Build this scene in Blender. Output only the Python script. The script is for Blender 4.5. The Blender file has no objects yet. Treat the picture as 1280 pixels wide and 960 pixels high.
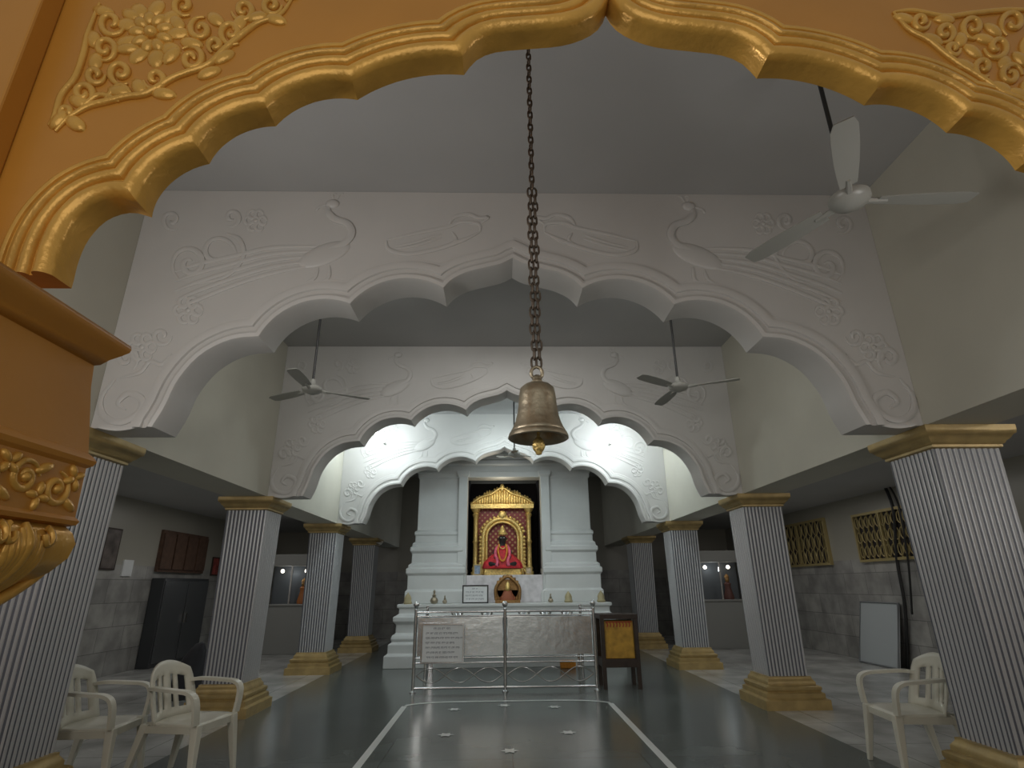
import bpy, bmesh, math, random
from mathutils import Vector, Matrix
random.seed(7)
S=bpy.context.scene
COL=S.collection
# ---------------------------------------------------------------- camera
FPX=700.0
CAM=Vector((-0.13,0.0,1.5)); TH=math.radians(19.8); PSI=0.026; RHO=0.010
Fv=Vector((math.sin(PSI)*math.cos(TH),math.cos(PSI)*math.cos(TH),math.sin(TH)))
R0=Vector((math.cos(PSI),-math.sin(PSI),0)); U0=R0.cross(Fv)
Rv=R0*math.cos(RHO)-U0*math.sin(RHO); Uv=R0*math.sin(RHO)+U0*math.cos(RHO)
cd=bpy.data.cameras.new("camera"); cam=bpy.data.objects.new("camera",cd); COL.objects.link(cam)
cd.sensor_width=36; cd.sensor_fit='HORIZONTAL'; cd.lens=FPX/1280*36; cd.clip_start=0.05
M=Matrix((Rv,Uv,-Fv)).transposed().to_4x4(); M.translation=CAM; cam.matrix_world=M
S.camera=cam
try:
    S.view_settings.view_transform='Standard'
except Exception: pass
def ray(px,py): return Fv+Rv*((px-640)/FPX)-Uv*((py-480)/FPX)
def onY(px,py,Y):
    d=ray(px,py); t=(Y-CAM.y)/d.y; p=CAM+d*t; return (p.x,p.z)
def onX(px,py,X):
    d=ray(px,py); t=(X-CAM.x)/d.x; p=CAM+d*t; return (p.y,p.z)
# ---------------------------------------------------------------- materials
def mat(name,col,rough=.5,metal=0,bump=0,bs=20,var=0,vs=5,emit=0,spec=None,alpha=None,trans=0):
    m=bpy.data.materials.new(name); m.use_nodes=True; nt=m.node_tree; b=nt.nodes['Principled BSDF']
    b.inputs['Base Color'].default_value=(*col,1); b.inputs['Roughness'].default_value=rough; b.inputs['Metallic'].default_value=metal
    if spec is not None: b.inputs['Specular IOR Level'].default_value=spec
    if trans: b.inputs['Transmission Weight'].default_value=trans
    if emit:
        b.inputs['Emission Color'].default_value=(*col,1); b.inputs['Emission Strength'].default_value=emit
    tc=nt.nodes.new('ShaderNodeTexCoord')
    if var:
        n=nt.nodes.new('ShaderNodeTexNoise'); n.inputs['Scale'].default_value=vs; n.inputs['Detail'].default_value=5
        nt.links.new(tc.outputs['Object'],n.inputs['Vector'])
        r=nt.nodes.new('ShaderNodeValToRGB'); r.color_ramp.elements[0].position=.3; r.color_ramp.elements[1].position=.7
        r.color_ramp.elements[0].color=(*[c*(1-var) for c in col],1); r.color_ramp.elements[1].color=(*[min(1,c*(1+var)) for c in col],1)
        nt.links.new(n.outputs['Fac'],r.inputs['Fac']); nt.links.new(r.outputs['Color'],b.inputs['Base Color'])
    if bump:
        n2=nt.nodes.new('ShaderNodeTexNoise'); n2.inputs['Scale'].default_value=bs; n2.inputs['Detail'].default_value=4
        nt.links.new(tc.outputs['Object'],n2.inputs['Vector'])
        bp=nt.nodes.new('ShaderNodeBump'); bp.inputs['Strength'].default_value=bump; bp.inputs['Distance'].default_value=.02
        nt.links.new(n2.outputs['Fac'],bp.inputs['Height']); nt.links.new(bp.outputs['Normal'],b.inputs['Normal'])
    return m
def tilemat(name,c1,c2,mortar,w,h,rough,ms=.004,axis='XY',var=.1,split=None,upper=None,offset=0.0,vsc=1.5):
    m=bpy.data.materials.new(name); m.use_nodes=True; nt=m.node_tree; b=nt.nodes['Principled BSDF']; L=nt.links.new
    g=nt.nodes.new('ShaderNodeNewGeometry'); sp=nt.nodes.new('ShaderNodeSeparateXYZ'); L(g.outputs['Position'],sp.inputs[0])
    cb=nt.nodes.new('ShaderNodeCombineXYZ'); L(sp.outputs[axis[0]],cb.inputs[0]); L(sp.outputs[axis[1]],cb.inputs[1])
    br=nt.nodes.new('ShaderNodeTexBrick'); br.offset=offset; br.inputs['Scale'].default_value=1
    br.inputs['Brick Width'].default_value=w; br.inputs['Row Height'].default_value=h; br.inputs['Mortar Size'].default_value=ms
    br.inputs['Color1'].default_value=(*c1,1); br.inputs['Color2'].default_value=(*c2,1); br.inputs['Mortar'].default_value=(*mortar,1)
    L(cb.outputs[0],br.inputs['Vector'])
    n=nt.nodes.new('ShaderNodeTexNoise'); n.inputs['Scale'].default_value=vsc; n.inputs['Detail'].default_value=8; L(g.outputs['Position'],n.inputs['Vector'])
    mx=nt.nodes.new('ShaderNodeMixRGB'); mx.blend_type='MULTIPLY'; mx.inputs[0].default_value=1
    rp=nt.nodes.new('ShaderNodeValToRGB'); rp.color_ramp.elements[0].position=.35; rp.color_ramp.elements[1].position=.65
    rp.color_ramp.elements[0].color=(1-var*2,)*3+(1,); rp.color_ramp.elements[1].color=(1,1,1,1)
    L(n.outputs['Fac'],rp.inputs['Fac']); L(br.outputs['Color'],mx.inputs[1]); L(rp.outputs['Color'],mx.inputs[2])
    out=mx.outputs[0]
    if split is not None:
        gt=nt.nodes.new('ShaderNodeMath'); gt.operation='GREATER_THAN'; gt.inputs[1].default_value=split; L(sp.outputs['Z'],gt.inputs[0])
        m2=nt.nodes.new('ShaderNodeMixRGB'); L(gt.outputs[0],m2.inputs[0]); L(out,m2.inputs[1]); m2.inputs[2].default_value=(*upper,1); out=m2.outputs[0]
    L(out,b.inputs['Base Color']); b.inputs['Roughness'].default_value=rough
    return m
WHITE=mat("white_paint",(.57,.56,.54),.42,bump=.05,bs=6,var=.03,vs=2)
CREAM=mat("cream_paint",(.54,.525,.445),.6,bump=.08,bs=4,var=.05,vs=1.2)
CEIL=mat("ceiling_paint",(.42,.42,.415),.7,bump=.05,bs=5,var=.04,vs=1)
ORANGE=mat("orange_paint",(.50,.215,.030),.36,bump=.10,bs=9,var=.07,vs=3)
GOLDP=mat("gold_paint",(.68,.37,.075),.30,metal=.3,bump=.2,bs=30,var=.12,vs=9)
GOLDC=mat("gold_capital",(.40,.29,.12),.42,metal=.3,bump=.15,bs=30,var=.15,vs=8)
RIB=mat("silver_rib",(.48,.49,.50),.35,metal=.25)
GRV=mat("blue_groove",(.105,.112,.135),.5)
BRASS=mat("aged_brass",(.44,.38,.28),.40,metal=.85,bump=.15,bs=40,var=.28,vs=14)
IRON=mat("rusty_chain",(.11,.085,.065),.5,metal=.6,var=.3,vs=60)
FANW=mat("fan_enamel",(.34,.34,.31),.35)
BLACK=mat("black_metal",(.02,.02,.02),.4)
PLAST=mat("cream_plastic",(.58,.56,.47),.4,var=.05)
SHR=mat("shrine_white",(.62,.64,.63),.42,bump=.05,bs=8,var=.04,vs=3)
MARB=mat("altar_marble",(.66,.64,.66),.2,var=.22,vs=6)
GOLDS=mat("shrine_gold",(.78,.56,.20),.3,metal=.65,bump=.5,bs=60,var=.25,vs=30)
GOLDD=mat("dark_copper_gold",(.34,.19,.07),.4,metal=.6,bump=.5,bs=60,var=.3,vs=30)
RED=mat("red_cloth",(.55,.02,.03),.6,var=.35,vs=14)
PINK=mat("pink_cloth",(.70,.12,.20),.6,var=.3,vs=20)
SKIN=mat("black_stone",(.015,.012,.012),.4)
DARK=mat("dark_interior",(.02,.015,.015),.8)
STEEL=mat("stainless_steel",(.66,.66,.66),.2,metal=1)
STEELP=mat("brushed_steel_panel",(.66,.68,.68),.22,metal=.95,bump=.22,bs=7)
WOODM=mat("dark_wood",(.035,.022,.015),.5,var=.3,vs=9)
WOODB=mat("brown_shutter",(.10,.055,.035),.5,var=.3,vs=9)
YEL=mat("yellow_paint",(.48,.27,.035),.45,var=.3,vs=9)
REDP=mat("red_paint",(.42,.05,.03),.5)
PAPER=mat("white_board",(.74,.76,.76),.5,var=.04)
INK=mat("dark_ink",(.14,.15,.19),.6)
LINE=mat("white_floor_line",(.66,.68,.66),.3)
MARI=mat("marigold",(.75,.30,.04),.7,bump=1,bs=60,var=.3,vs=50)
SKYG=mat("window_daylight",(.8,.9,1),.5,emit=1.6)
LAMPM=mat("lamp_bulb",(.9,.97,1),.5,emit=60)
SMALLL=mat("warm_bulb",(1,.9,.75),.5,emit=6)
GREY=mat("grey_cloth",(.03,.03,.035),.8)
FLOORD=tilemat("green_stone_floor",(.125,.142,.134),(.135,.152,.144),(.08,.09,.086),1.2,1.2,.21,.006,var=.10)
FLOORL=tilemat("pale_marble_floor",(.54,.54,.51),(.47,.47,.45),(.22,.22,.21),.9,.9,.2,.006,var=.22)
WALLX=tilemat("side_wall_marble",(.42,.41,.385),(.31,.305,.29),(.18,.18,.17),.75,.42,.3,.006,axis='YZ',var=.18,split=1.95,upper=(.35,.335,.285),offset=.5,vsc=3)
WALLY=tilemat("end_wall_marble",(.40,.39,.365),(.31,.305,.29),(.18,.18,.17),.75,.42,.3,.006,axis='XZ',var=.18,split=1.95,upper=(.35,.335,.285),offset=.5,vsc=3)
def lattice(name,bg,fg,sc):
    m=bpy.data.materials.new(name); m.use_nodes=True; nt=m.node_tree; b=nt.nodes['Principled BSDF']; L=nt.links.new
    tc=nt.nodes.new('ShaderNodeTexCoord'); mp=nt.nodes.new('ShaderNodeMapping'); mp.inputs['Rotation'].default_value=(0,math.radians(45),0)
    L(tc.outputs['Object'],mp.inputs[0]); ck=nt.nodes.new('ShaderNodeTexVoronoi'); ck.inputs['Scale'].default_value=sc; ck.inputs['Randomness'].default_value=0
    L(mp.outputs[0],ck.inputs['Vector']); r=nt.nodes.new('ShaderNodeValToRGB'); r.color_ramp.interpolation='CONSTANT'
    r.color_ramp.elements[0].color=(*fg,1); r.color_ramp.elements[1].position=.28; r.color_ramp.elements[1].color=(*bg,1)
    L(ck.outputs['Distance'],r.inputs[0]); L(r.outputs[0],b.inputs['Base Color']); b.inputs['Roughness'].default_value=.45
    return m
REDLAT=lattice("red_gold_brocade",(.24,.022,.018),(.50,.30,.12),11)
# ---------------------------------------------------------------- mesh builder
def catmull(P,n=6,closed=False):
    P=[Vector(p) for p in P]; out=[]; N=len(P)
    segs=N if closed else N-1
    for i in range(segs):
        if closed: a,b,c,d=P[(i-1)%N],P[i],P[(i+1)%N],P[(i+2)%N]
        else: a=P[max(i-1,0)];b=P[i];c=P[i+1];d=P[min(i+2,N-1)]
        for k in range(n):
            t=k/n; out.append(.5*((2*b)+(c-a)*t+(2*a-5*b+4*c-d)*t*t+(3*b-a-3*c+d)*t**3))
    if not closed: out.append(P[-1])
    return out
class MB:
    def __init__(s): s.v=[];s.f=[];s.m=[]
    def add(s,v,f,mi=0):
        o=len(s.v); s.v+= [tuple(x) for x in v]; s.f+=[tuple(i+o for i in q) for q in f]; s.m+=[mi]*len(f); return s
    def box(s,x0,x1,y0,y1,z0,z1,mi=0):
        v=[(x,y,z) for z in (z0,z1) for y in (y0,y1) for x in (x0,x1)]
        return s.add(v,[(0,2,3,1),(4,5,7,6),(0,1,5,4),(2,6,7,3),(0,4,6,2),(1,3,7,5)],mi)
    def prof(s,cx,cy,hx,hy,pr,mi=0,caps=True):
        v=[];f=[]
        for off,z in pr:
            a,b=hx+off,hy+off
            v+=[(cx-a,cy-b,z),(cx+a,cy-b,z),(cx+a,cy+b,z),(cx-a,cy+b,z)]
        for i in range(len(pr)-1):
            for k in range(4): f.append((i*4+k,i*4+(k+1)%4,(i+1)*4+(k+1)%4,(i+1)*4+k))
        if caps: f.append((3,2,1,0)); n=(len(pr)-1)*4; f.append((n,n+1,n+2,n+3))
        return s.add(v,f,mi)
    def lathe(s,c,pr,n=24,mi=0,sx=1,sy=1,M=None):
        v=[];f=[]
        for r,z in pr:
            for k in range(n):
                a=2*math.pi*k/n; p=Vector((r*math.cos(a)*sx,r*math.sin(a)*sy,z))
                if M: p=M@p
                v.append((c[0]+p.x,c[1]+p.y,c[2]+p.z))
        for i in range(len(pr)-1):
            for k in range(n): f.append((i*n+k,i*n+(k+1)%n,(i+1)*n+(k+1)%n,(i+1)*n+k))
        f.append(tuple(range(n-1,-1,-1))); m=(len(pr)-1)*n; f.append(tuple(range(m,m+n)))
        return s.add(v,f,mi)
    def tube(s,P,r,n=8,mi=0,closed=False,flat=None):
        P=[Vector(p) for p in P]; N=len(P)
        if N<2: return s
        rs=r if isinstance(r,(list,tuple)) else [r]*N
        v=[];f=[]; up=None
        for i in range(N):
            if closed: t=P[(i+1)%N]-P[i-1]
            else: t=P[min(i+1,N-1)]-P[max(i-1,0)]
            if t.length<1e-9: t=Vector((0,0,1))
            t.normalize()
            if up is None:
                up=Vector((0,1,0)) if abs(t.y)<.9 else Vector((1,0,0))
            a=up-t*up.dot(t)
            if a.length<1e-4:
                a=Vector((1,0,0))-t*t.x
            a.normalize(); up=a.copy() if not flat else Vector(flat); b=t.cross(a)
            for k in range(n):
                g=2*math.pi*k/n; v.append(P[i]+a*(math.cos(g)*rs[i])+b*(math.sin(g)*rs[i]))
        for i in range(N if closed else N-1):
            j=(i+1)%N
            for k in range(n): f.append((i*n+k,i*n+(k+1)%n,j*n+(k+1)%n,j*n+k))
        if not closed:
            f.append(tuple(range(n-1,-1,-1))); m=(N-1)*n; f.append(tuple(range(m,m+n)))
        return s.add(v,f,mi)
    def ell(s,c,r,n=12,m=8,mi=0,rot=None):
        v=[];f=[]
        for i in range(m+1):
            ph=math.pi*i/m
            for k in range(n):
                a=2*math.pi*k/n; p=Vector((r[0]*math.sin(ph)*math.cos(a),r[1]*math.sin(ph)*math.sin(a),r[2]*math.cos(ph)))
                if rot: p=rot@p
                v.append(Vector(c)+p)
        for i in range(m):
            for k in range(n): f.append((i*n+k,(i+1)*n+k,(i+1)*n+(k+1)%n,i*n+(k+1)%n))
        return s.add(v,f,mi)
    def obj(s,name,mats,parent=None,ang=40,smooth=True,ploc=None,bevel=0,merge=True,**kw):
        if not isinstance(mats,(list,tuple)): mats=[mats]
        V=s.v; loc=Vector((0,0,0))
        if parent is None:
            xs=[p[0] for p in V];ys=[p[1] for p in V];zs=[p[2] for p in V]
            loc=Vector(((min(xs)+max(xs))/2,(min(ys)+max(ys))/2,min(zs)))
            V=[(p[0]-loc.x,p[1]-loc.y,p[2]-loc.z) for p in V]
        me=bpy.data.meshes.new(name); me.from_pydata([tuple(p) for p in V],[],s.f)
        for m in mats: me.materials.append(m)
        me.polygons.foreach_set('material_index',s.m)
        bm=bmesh.new(); bm.from_mesh(me)
        if merge: bmesh.ops.remove_doubles(bm,verts=bm.verts,dist=1e-5)
        bmesh.ops.recalc_face_normals(bm,faces=bm.faces); bm.to_mesh(me); bm.free()
        if smooth:
            me.polygons.foreach_set('use_smooth',[True]*len(me.polygons)); me.set_sharp_from_angle(angle=math.radians(ang))
        o=bpy.data.objects.new(name,me); COL.objects.link(o); o.location=loc
        if parent is not None:
            o.parent=parent; o.matrix_parent_inverse=Matrix.Translation(-parent.location)
        if bevel:
            b=o.modifiers.new('bevel','BEVEL'); b.width=bevel; b.segments=2; b.limit_method='ANGLE'
        for k,val in kw.items(): o[k]=val
        return o
def thing(name,label,cat,loc=(0,0,0),group=None):
    e=bpy.data.objects.new(name,None); COL.objects.link(e); e.location=loc; e.empty_display_size=.1
    e["label"]=label; e["category"]=cat
    if group: e["group"]=group
    return e
def dup(root,loc,rotz=None,label=None,scale=None):
    n=root.copy(); COL.objects.link(n); n.location=loc
    if rotz is not None: n.rotation_euler=(0,0,rotz)
    if label: n["label"]=label
    if scale: n.scale=scale
    def rec(a,b):
        for c in list(a.children):
            k=c.copy(); COL.objects.link(k); k.parent=b; k.matrix_parent_inverse=c.matrix_parent_inverse.copy(); rec(c,k)
    rec(root,n)
    return n
# ---------------------------------------------------------------- room shell
AX=3.35; CW=.55; AX2=AX+CW; OX=7.4; YB=19.0; YF=1.35; ZF=2.70; ZT=4.98; ZA=3.2
def struct(mb,name,m,**k): return mb.obj(name,m,smooth=False,kind="structure",**k)
struct(MB().box(-3.3,3.3,-4,YB,-.1,0),"floor",FLOORD)
struct(MB().box(-OX-.2,-3.3,-4,YB,-.1,0),"floor",FLOORL)
struct(MB().box(3.3,OX+.2,-4,YB,-.1,0),"floor",FLOORL)
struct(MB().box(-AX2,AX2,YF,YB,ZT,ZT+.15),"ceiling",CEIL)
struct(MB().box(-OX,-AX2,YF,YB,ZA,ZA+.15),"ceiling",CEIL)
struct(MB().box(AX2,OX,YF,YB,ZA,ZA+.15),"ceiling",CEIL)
struct(MB().box(-AX2,-AX,YF,YB,ZF,ZT),"wall_left",CREAM)
struct(MB().box(AX,AX2,YF,YB,ZF,ZT),"wall_right",CREAM)
struct(MB().box(-OX-.2,-OX,YF,YB,0,ZA+.15),"wall_left",WALLX)
struct(MB().box(OX,OX+.2,YF,YB,0,ZA+.15),"wall_right",WALLX)
struct(MB().box(-OX,OX,YB,YB+.2,0,ZT+.15),"wall_back",WALLY)
struct(MB().box(-AX,AX,YF,2.45,ZT-.1,ZT),"trim_1",CREAM)
struct(MB().box(-OX-.2,-2.03,1.24,YF,0,5.15),"wall_front",ORANGE)
struct(MB().box(2.40,OX+.2,1.24,YF,0,5.15),"wall_front",ORANGE)
struct(MB().box(-2.03,2.40,1.24,YF,3.76,5.15),"wall_front",ORANGE)
# ---------------------------------------------------------------- scalloped arches
def arc3(a,m,b,n=20):
    ax,ay=a;bx,by=m;cx,cy=b
    d=2*(ax*(by-cy)+bx*(cy-ay)+cx*(ay-by))
    ux=((ax*ax+ay*ay)*(by-cy)+(bx*bx+by*by)*(cy-ay)+(cx*cx+cy*cy)*(ay-by))/d
    uy=((ax*ax+ay*ay)*(cx-bx)+(bx*bx+by*by)*(ax-cx)+(cx*cx+cy*cy)*(bx-ax))/d
    r=math.hypot(ax-ux,ay-uy)
    t0=math.atan2(ay-uy,ax-ux);t1=math.atan2(by-uy,bx-ux);t2=math.atan2(cy-uy,cx-ux)
    def norm(t): 
        while t<0:t+=2*math.pi
        while t>=2*math.pi:t-=2*math.pi
        return t
    dm=norm(t1-t0);de=norm(t2-t0)
    if dm>de: de=de-2*math.pi
    return [(ux+r*math.cos(t0+de*i/n),uy+r*math.sin(t0+de*i/n)) for i in range(n+1)]
def smooth2(P,n=6): return [(p.x,p.y) for p in catmull([(a,b,0) for a,b in P],n)]
def offs(P,d):
    out=[]
    for i in range(len(P)):
        a=P[max(i-1,0)];b=P[min(i+1,len(P)-1)]
        dx,dz=b[0]-a[0],b[1]-a[1];l=math.hypot(dx,dz) or 1
        out.append((P[i][0]-dz/l*d,P[i][1]+dx/l*d))
    return out
def inter(A,B):
    best=None
    for i in range(len(A)-1):
        for j in range(len(B)-1):
            p,p2,q,q2=A[i],A[i+1],B[j],B[j+1]
            r=(p2[0]-p[0],p2[1]-p[1]);s=(q2[0]-q[0],q2[1]-q[1])
            den=r[0]*s[1]-r[1]*s[0]
            if abs(den)<1e-12: continue
            t=((q[0]-p[0])*s[1]-(q[1]-p[1])*s[0])/den;u=((q[0]-p[0])*r[1]-(q[1]-p[1])*r[0])/den
            if -1e-6<=t<=1+1e-6 and -1e-6<=u<=1+1e-6: best=(i,j,(p[0]+t*r[0],p[1]+t*r[1]))
    return best
def resamp(P,n):
    L=[0]
    for i in range(len(P)-1): L.append(L[-1]+math.hypot(P[i+1][0]-P[i][0],P[i+1][1]-P[i][1]))
    out=[];j=0
    for k in range(n+1):
        t=L[-1]*k/n
        while j<len(L)-2 and L[j+1]<t: j+=1
        w=(t-L[j])/((L[j+1]-L[j]) or 1)
        out.append((P[j][0]+(P[j+1][0]-P[j][0])*w,P[j][1]+(P[j+1][1]-P[j][1])*w))
    return out
def row(lobes,d,c,zf,N=16):
    O=[offs(l,d) for l in lobes] if d>0 else [list(l) for l in lobes]
    if d>0:
        a,b=O[0][0],O[0][1]
        if a[0]>c+1e-6: O[0]=[(c,max(a[1],lobes[0][0][1]+d*1.12))]+O[0]
        for i in range(len(O)-1):
            r=inter(O[i],O[i+1])
            if r:
                O[i]=O[i][:r[0]+1]+[r[2]]; O[i+1]=[r[2]]+O[i+1][r[1]+1:]
            else:
                m=((O[i][-1][0]+O[i+1][0][0])/2,(O[i][-1][1]+O[i+1][0][1])/2); O[i][-1]=m;O[i+1][0]=m
    last=O[-1]
    while len(last)>2 and last[-1][1]<zf: last.pop()
    last.append((last[-1][0],zf))
    out=[]
    for i,l in enumerate(O):
        q=resamp(l,N); out+= q if i==0 else q[1:]
    return out
def arch_mesh(lobes,c,zf,ztop,xo,Y,th,profile,N=16,mi_plate=0,mi_band=0,sgns=(1,-1)):
    mb=MB(); rows=[(row(lobes,d,c,zf,N),h) for d,h in profile]
    for sg in sgns:
        X=lambda x:(c+sg*(x-c))
        v=[];f=[];n=len(rows[0][0])
        for R,h in rows: v+=[(X(x),Y-h,z) for x,z in R]
        for i in range(len(rows)-1):
            for k in range(n-1): f.append((i*n+k,i*n+k+1,(i+1)*n+k+1,(i+1)*n+k))
        mb.add(v,f,mi_band)
        R=rows[-1][0]; poly=[(X(x),Y,z) for x,z in R]+[(X(xo),Y,zf),(X(xo),Y,ztop),(X(c),Y,ztop)]
        mb.add(poly,[tuple(range(len(poly)))],mi_plate)
        R0_=rows[0][0];h0=rows[0][1]
        v=[(X(x),Y-h0,z) for x,z in R0_]+[(X(x),Y+th,z) for x,z in R0_]
        mb.add(v,[(k,k+1,n+k+1,n+k) for k in range(n-1)],mi_band)
        poly=[(X(x),Y+th,z) for x,z in R0_]+[(X(xo),Y+th,zf),(X(xo),Y+th,ztop),(X(c),Y+th,ztop)]
        mb.add(poly,[tuple(range(len(poly)))],mi_plate)
        poly=[(X(R[-1][0]),Y-h,zf) for R,h in rows]+[(X(xo),Y,zf),(X(xo),Y+th,zf),(X(R0_[-1][0]),Y+th,zf)]
        mb.add(poly,[tuple(range(len(poly)))],mi_plate)
        mb.add([(X(xo),Y,zf),(X(xo),Y+th,zf),(X(xo),Y+th,ztop),(X(xo),Y,ztop)],[(0,1,2,3)],mi_plate)
    return mb
# white arches
Y1=4.35; SP=3.6; TA=.30
def W(px,py): return onY(px,py,Y1)
ap=W(641,326); ap=(0.0,ap[1])
c1=W(727,364);c2=W(841,384);c3=W(951,424)
lob=[smooth2([ap,W(655,333),W(675,338),W(698,344),W(716,353),c1]),
     arc3(c1,W(790,354),c2),arc3(c2,W(903,384),c3),
     smooth2([c3,W(985,428),W(1020,446),W(1047,476),W(1063,508),(W(1078,530)[0],ZF+.0)])]
lob[0][0]=ap
prw=[(0,.01),(.010,.035),(.040,.042),(.062,.032),(.068,.012),(.108,.010),(.114,.030),(.150,.038),(.180,.032),(.186,.010),(.214,.010),(.220,0)]
amb=arch_mesh(lob,0,ZF,ZT-.002,AX-.002,Y1,TA,prw)
arch=thing("archway","white scalloped plaster archway with peacock and scroll reliefs","archway",(0,Y1,ZF),"white scalloped archways")
amb.obj("arch_body",WHITE,arch,ang=32)
rels={1:MB(),-1:MB()}
def RL(P,r=.012,n=5,sm=True):
    r*=1.55
    Q_=[W(a,b) for a,b in P]
    for sg in (1,-1):
        P3=[(q[0]*sg,Y1,min(q[1],ZT-.03)) for q in Q_]
        P3=catmull(P3,n) if sm else P3
        N=len(P3); rs=[r*min(1,.35+3*min(i,N-1-i)/N) for i in range(N)]
        rels[sg].tube(P3,rs,6)
def SPI(cx,cy,r,turns=1.5,a0=0,dr=1,rr=.013):
    n=int(14*turns)+2; P=[]
    for i in range(n):
        t=i/(n-1); a=a0+dr*t*turns*2*math.pi; q=r*(1-.85*t); P.append((cx+q*math.cos(a),cy+q*math.sin(a)))
    RL(P,rr,2)
def FLW(cx,cy,r,n=6,rr=.014):
    for k in range(n):
        a=2*math.pi*k/n; q=r*.62
        P=[(cx+q*math.cos(a)+r*.36*math.cos(b),cy+q*math.sin(a)+r*.36*math.sin(b)) for b in [2*math.pi*j/7 for j in range(8)]]
        RL(P,rr*.7,2)
    for sg in (1,-1):
        w=W(cx,cy); rels[sg].ell((sg*w[0],Y1,w[1]),(.025,.02,.025),8,6)
def LOBE(cx,cy,rx,ry,rot=0,dep=.028):
    w=W(cx,cy); k=Y1/FPX/.88
    for sg in (1,-1):
        rels[sg].ell((sg*w[0],Y1,w[1]),(rx*k,dep,ry*k),20,10,rot=Matrix.Rotation(-sg*rot,3,'Y'))
# peacock: body, S-curved neck, head, sweeping tail
LOBE(406,318,34,15,.45,.030)
RL([(392,318),(412,312),(432,304),(440,292),(434,280),(418,274),(410,264),(414,254)],.024)
LOBE(416,255,9,7,0,.034);RL([(408,256),(399,259),(395,264)],.010);RL([(417,249),(416,241),(421,238)],.008);RL([(421,250),(425,243),(430,243)],.008)
for i in range(5): RL([(388+i*3,332-i*6),(340,342-i*8),(295,356-i*9),(250,374-i*11),(218,388-i*12)],.015)
for i in range(4): RL([(388+i*13,326-i*4),(396+i*11,312-i*2)],.009)
RL([(398,334),(394,347),(384,353)],.011);RL([(412,332),(411,347),(402,353)],.011)
# bird near centre
RL([(483,300),(486,312),(510,318),(545,312),(580,300),(600,290)],.015)
RL([(600,290),(598,280),(575,278),(560,284),(520,292),(483,300)],.013)
for i in range(2): RL([(495,308+i*3),(520,303+i*4),(552,292+i*5)],.010)
RL([(560,284),(568,272),(585,268),(598,273),(610,272),(600,280)],.014)
RL([(565,290),(570,300),(560,306)],.010)
# scrolls
SPI(238,330,24,1.5,2.2,1,.018);SPI(270,318,26,.8,0,-1,.016)
FLW(236,388,18,6,.018);RL([(248,355),(284,345),(304,322),(300,300),(284,292)],.014)
FLW(320,276,14,6,.016);SPI(290,272,12,1.2,2,-1,.014);SPI(215,275,13,1.3,1,1,.014)
FLW(178,434,18,6,.018);SPI(158,448,16,1.2,1,-1,.016);SPI(202,420,13,1.2,0,1,.014)
RL([(150,472),(175,466),(188,452),(202,456),(214,442)],.013)
RL([(144,474),(127,498),(130,520),(152,528),(174,516),(178,500),(162,492),(148,504),(158,512)],.020)
RL([(122,534),(152,536),(180,528),(203,506)],.013)
for sg in (1,-1):
    rm=rels[sg]; rm.v=[(x,Y1+(y-Y1)*.8,z) for x,y,z in rm.v]
    rm.obj("relief",WHITE,arch,ang=60)
for i in (1,2): dup(arch,(0,Y1+SP*i,ZF))
# orange doorway arch
YO=1.225; TO=.06; OC=None
def Q(px,py): return onY(px,py,YO+TO)
apx=Q(757,20); OC=apx[0]
def mir(p): return (2*OC-p[0],p[1])
def Qm(px,py): return mir(Q(px,py))
k1=Qm(580,94);k2=Qm(447,125);k3=Qm(345,158);k4=Qm(262,205);k5=Qm(190,272)
ft=Qm(92,352)
ZO=ft[1]-.02
olob=[smooth2([apx,Qm(749,36),Qm(730,49),Qm(700,58),Qm(655,62),Qm(618,66),Qm(595,76),k1]),
      arc3(k1,Qm(509,99),k2),arc3(k2,Qm(390,129),k3),arc3(k3,Qm(297,170),k4),arc3(k4,Qm(215,228),k5),
      smooth2([k5,Qm(165,266),Qm(135,275),Qm(112,298),Qm(99,325),ft])]
pro=[(0,.0),(.003,.009),(.010,.018),(.020,.024),(.031,.025),(.040,.020),(.045,.012),(.047,.005),(.055,.005),(.057,.013),(.063,.019),(.072,.021),(.080,.018),(.086,.011),(.088,.004),(.096,.004),(.098,.011),(.105,.016),(.113,.015),(.119,.009),(.121,.003),(.128,.003),(.130,.008),(.137,.010),(.144,.007),(.148,0)]
omb=arch_mesh(olob,OC,ZO,3.75,OC+2.13,YO,TO,pro,mi_band=1)
oa=thing("entrance_arch","orange and gold painted scalloped entrance arch with floral reliefs","archway",(OC,YO,ZO))
omb.obj("arch_body",[ORANGE,GOLDP],oa,ang=42)
ore=MB()
def OT(P,r=.008,n=5):
    P3=[(x,YO-.002,z) for x,z in [onY(a,b,YO) for a,b in P]]
    P3=catmull(P3,n); N=len(P3); ore.tube(P3,[r*min(1,.4+3*min(i,N-1-i)/N) for i in range(N)],8)
def OS(cx,cy,r,turns=1.4,a0=0,dr=1,rr=.007):
    n=int(12*turns)+2
    OT([(cx+r*(1-.85*i/(n-1))*math.cos(a0+dr*i/(n-1)*turns*6.283),cy+r*(1-.85*i/(n-1))*math.sin(a0+dr*i/(n-1)*turns*6.283)) for i in range(n)],rr,2)
def OLf(cx,cy,rx,ry,rot=0,d=.012):
    x,z=onY(cx,cy,YO); k=YO/FPX/.75; ore.ell((x,YO,z),(rx*k,d,ry*k),12,8,rot=Matrix.Rotation(rot,3,'Y'))
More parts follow.
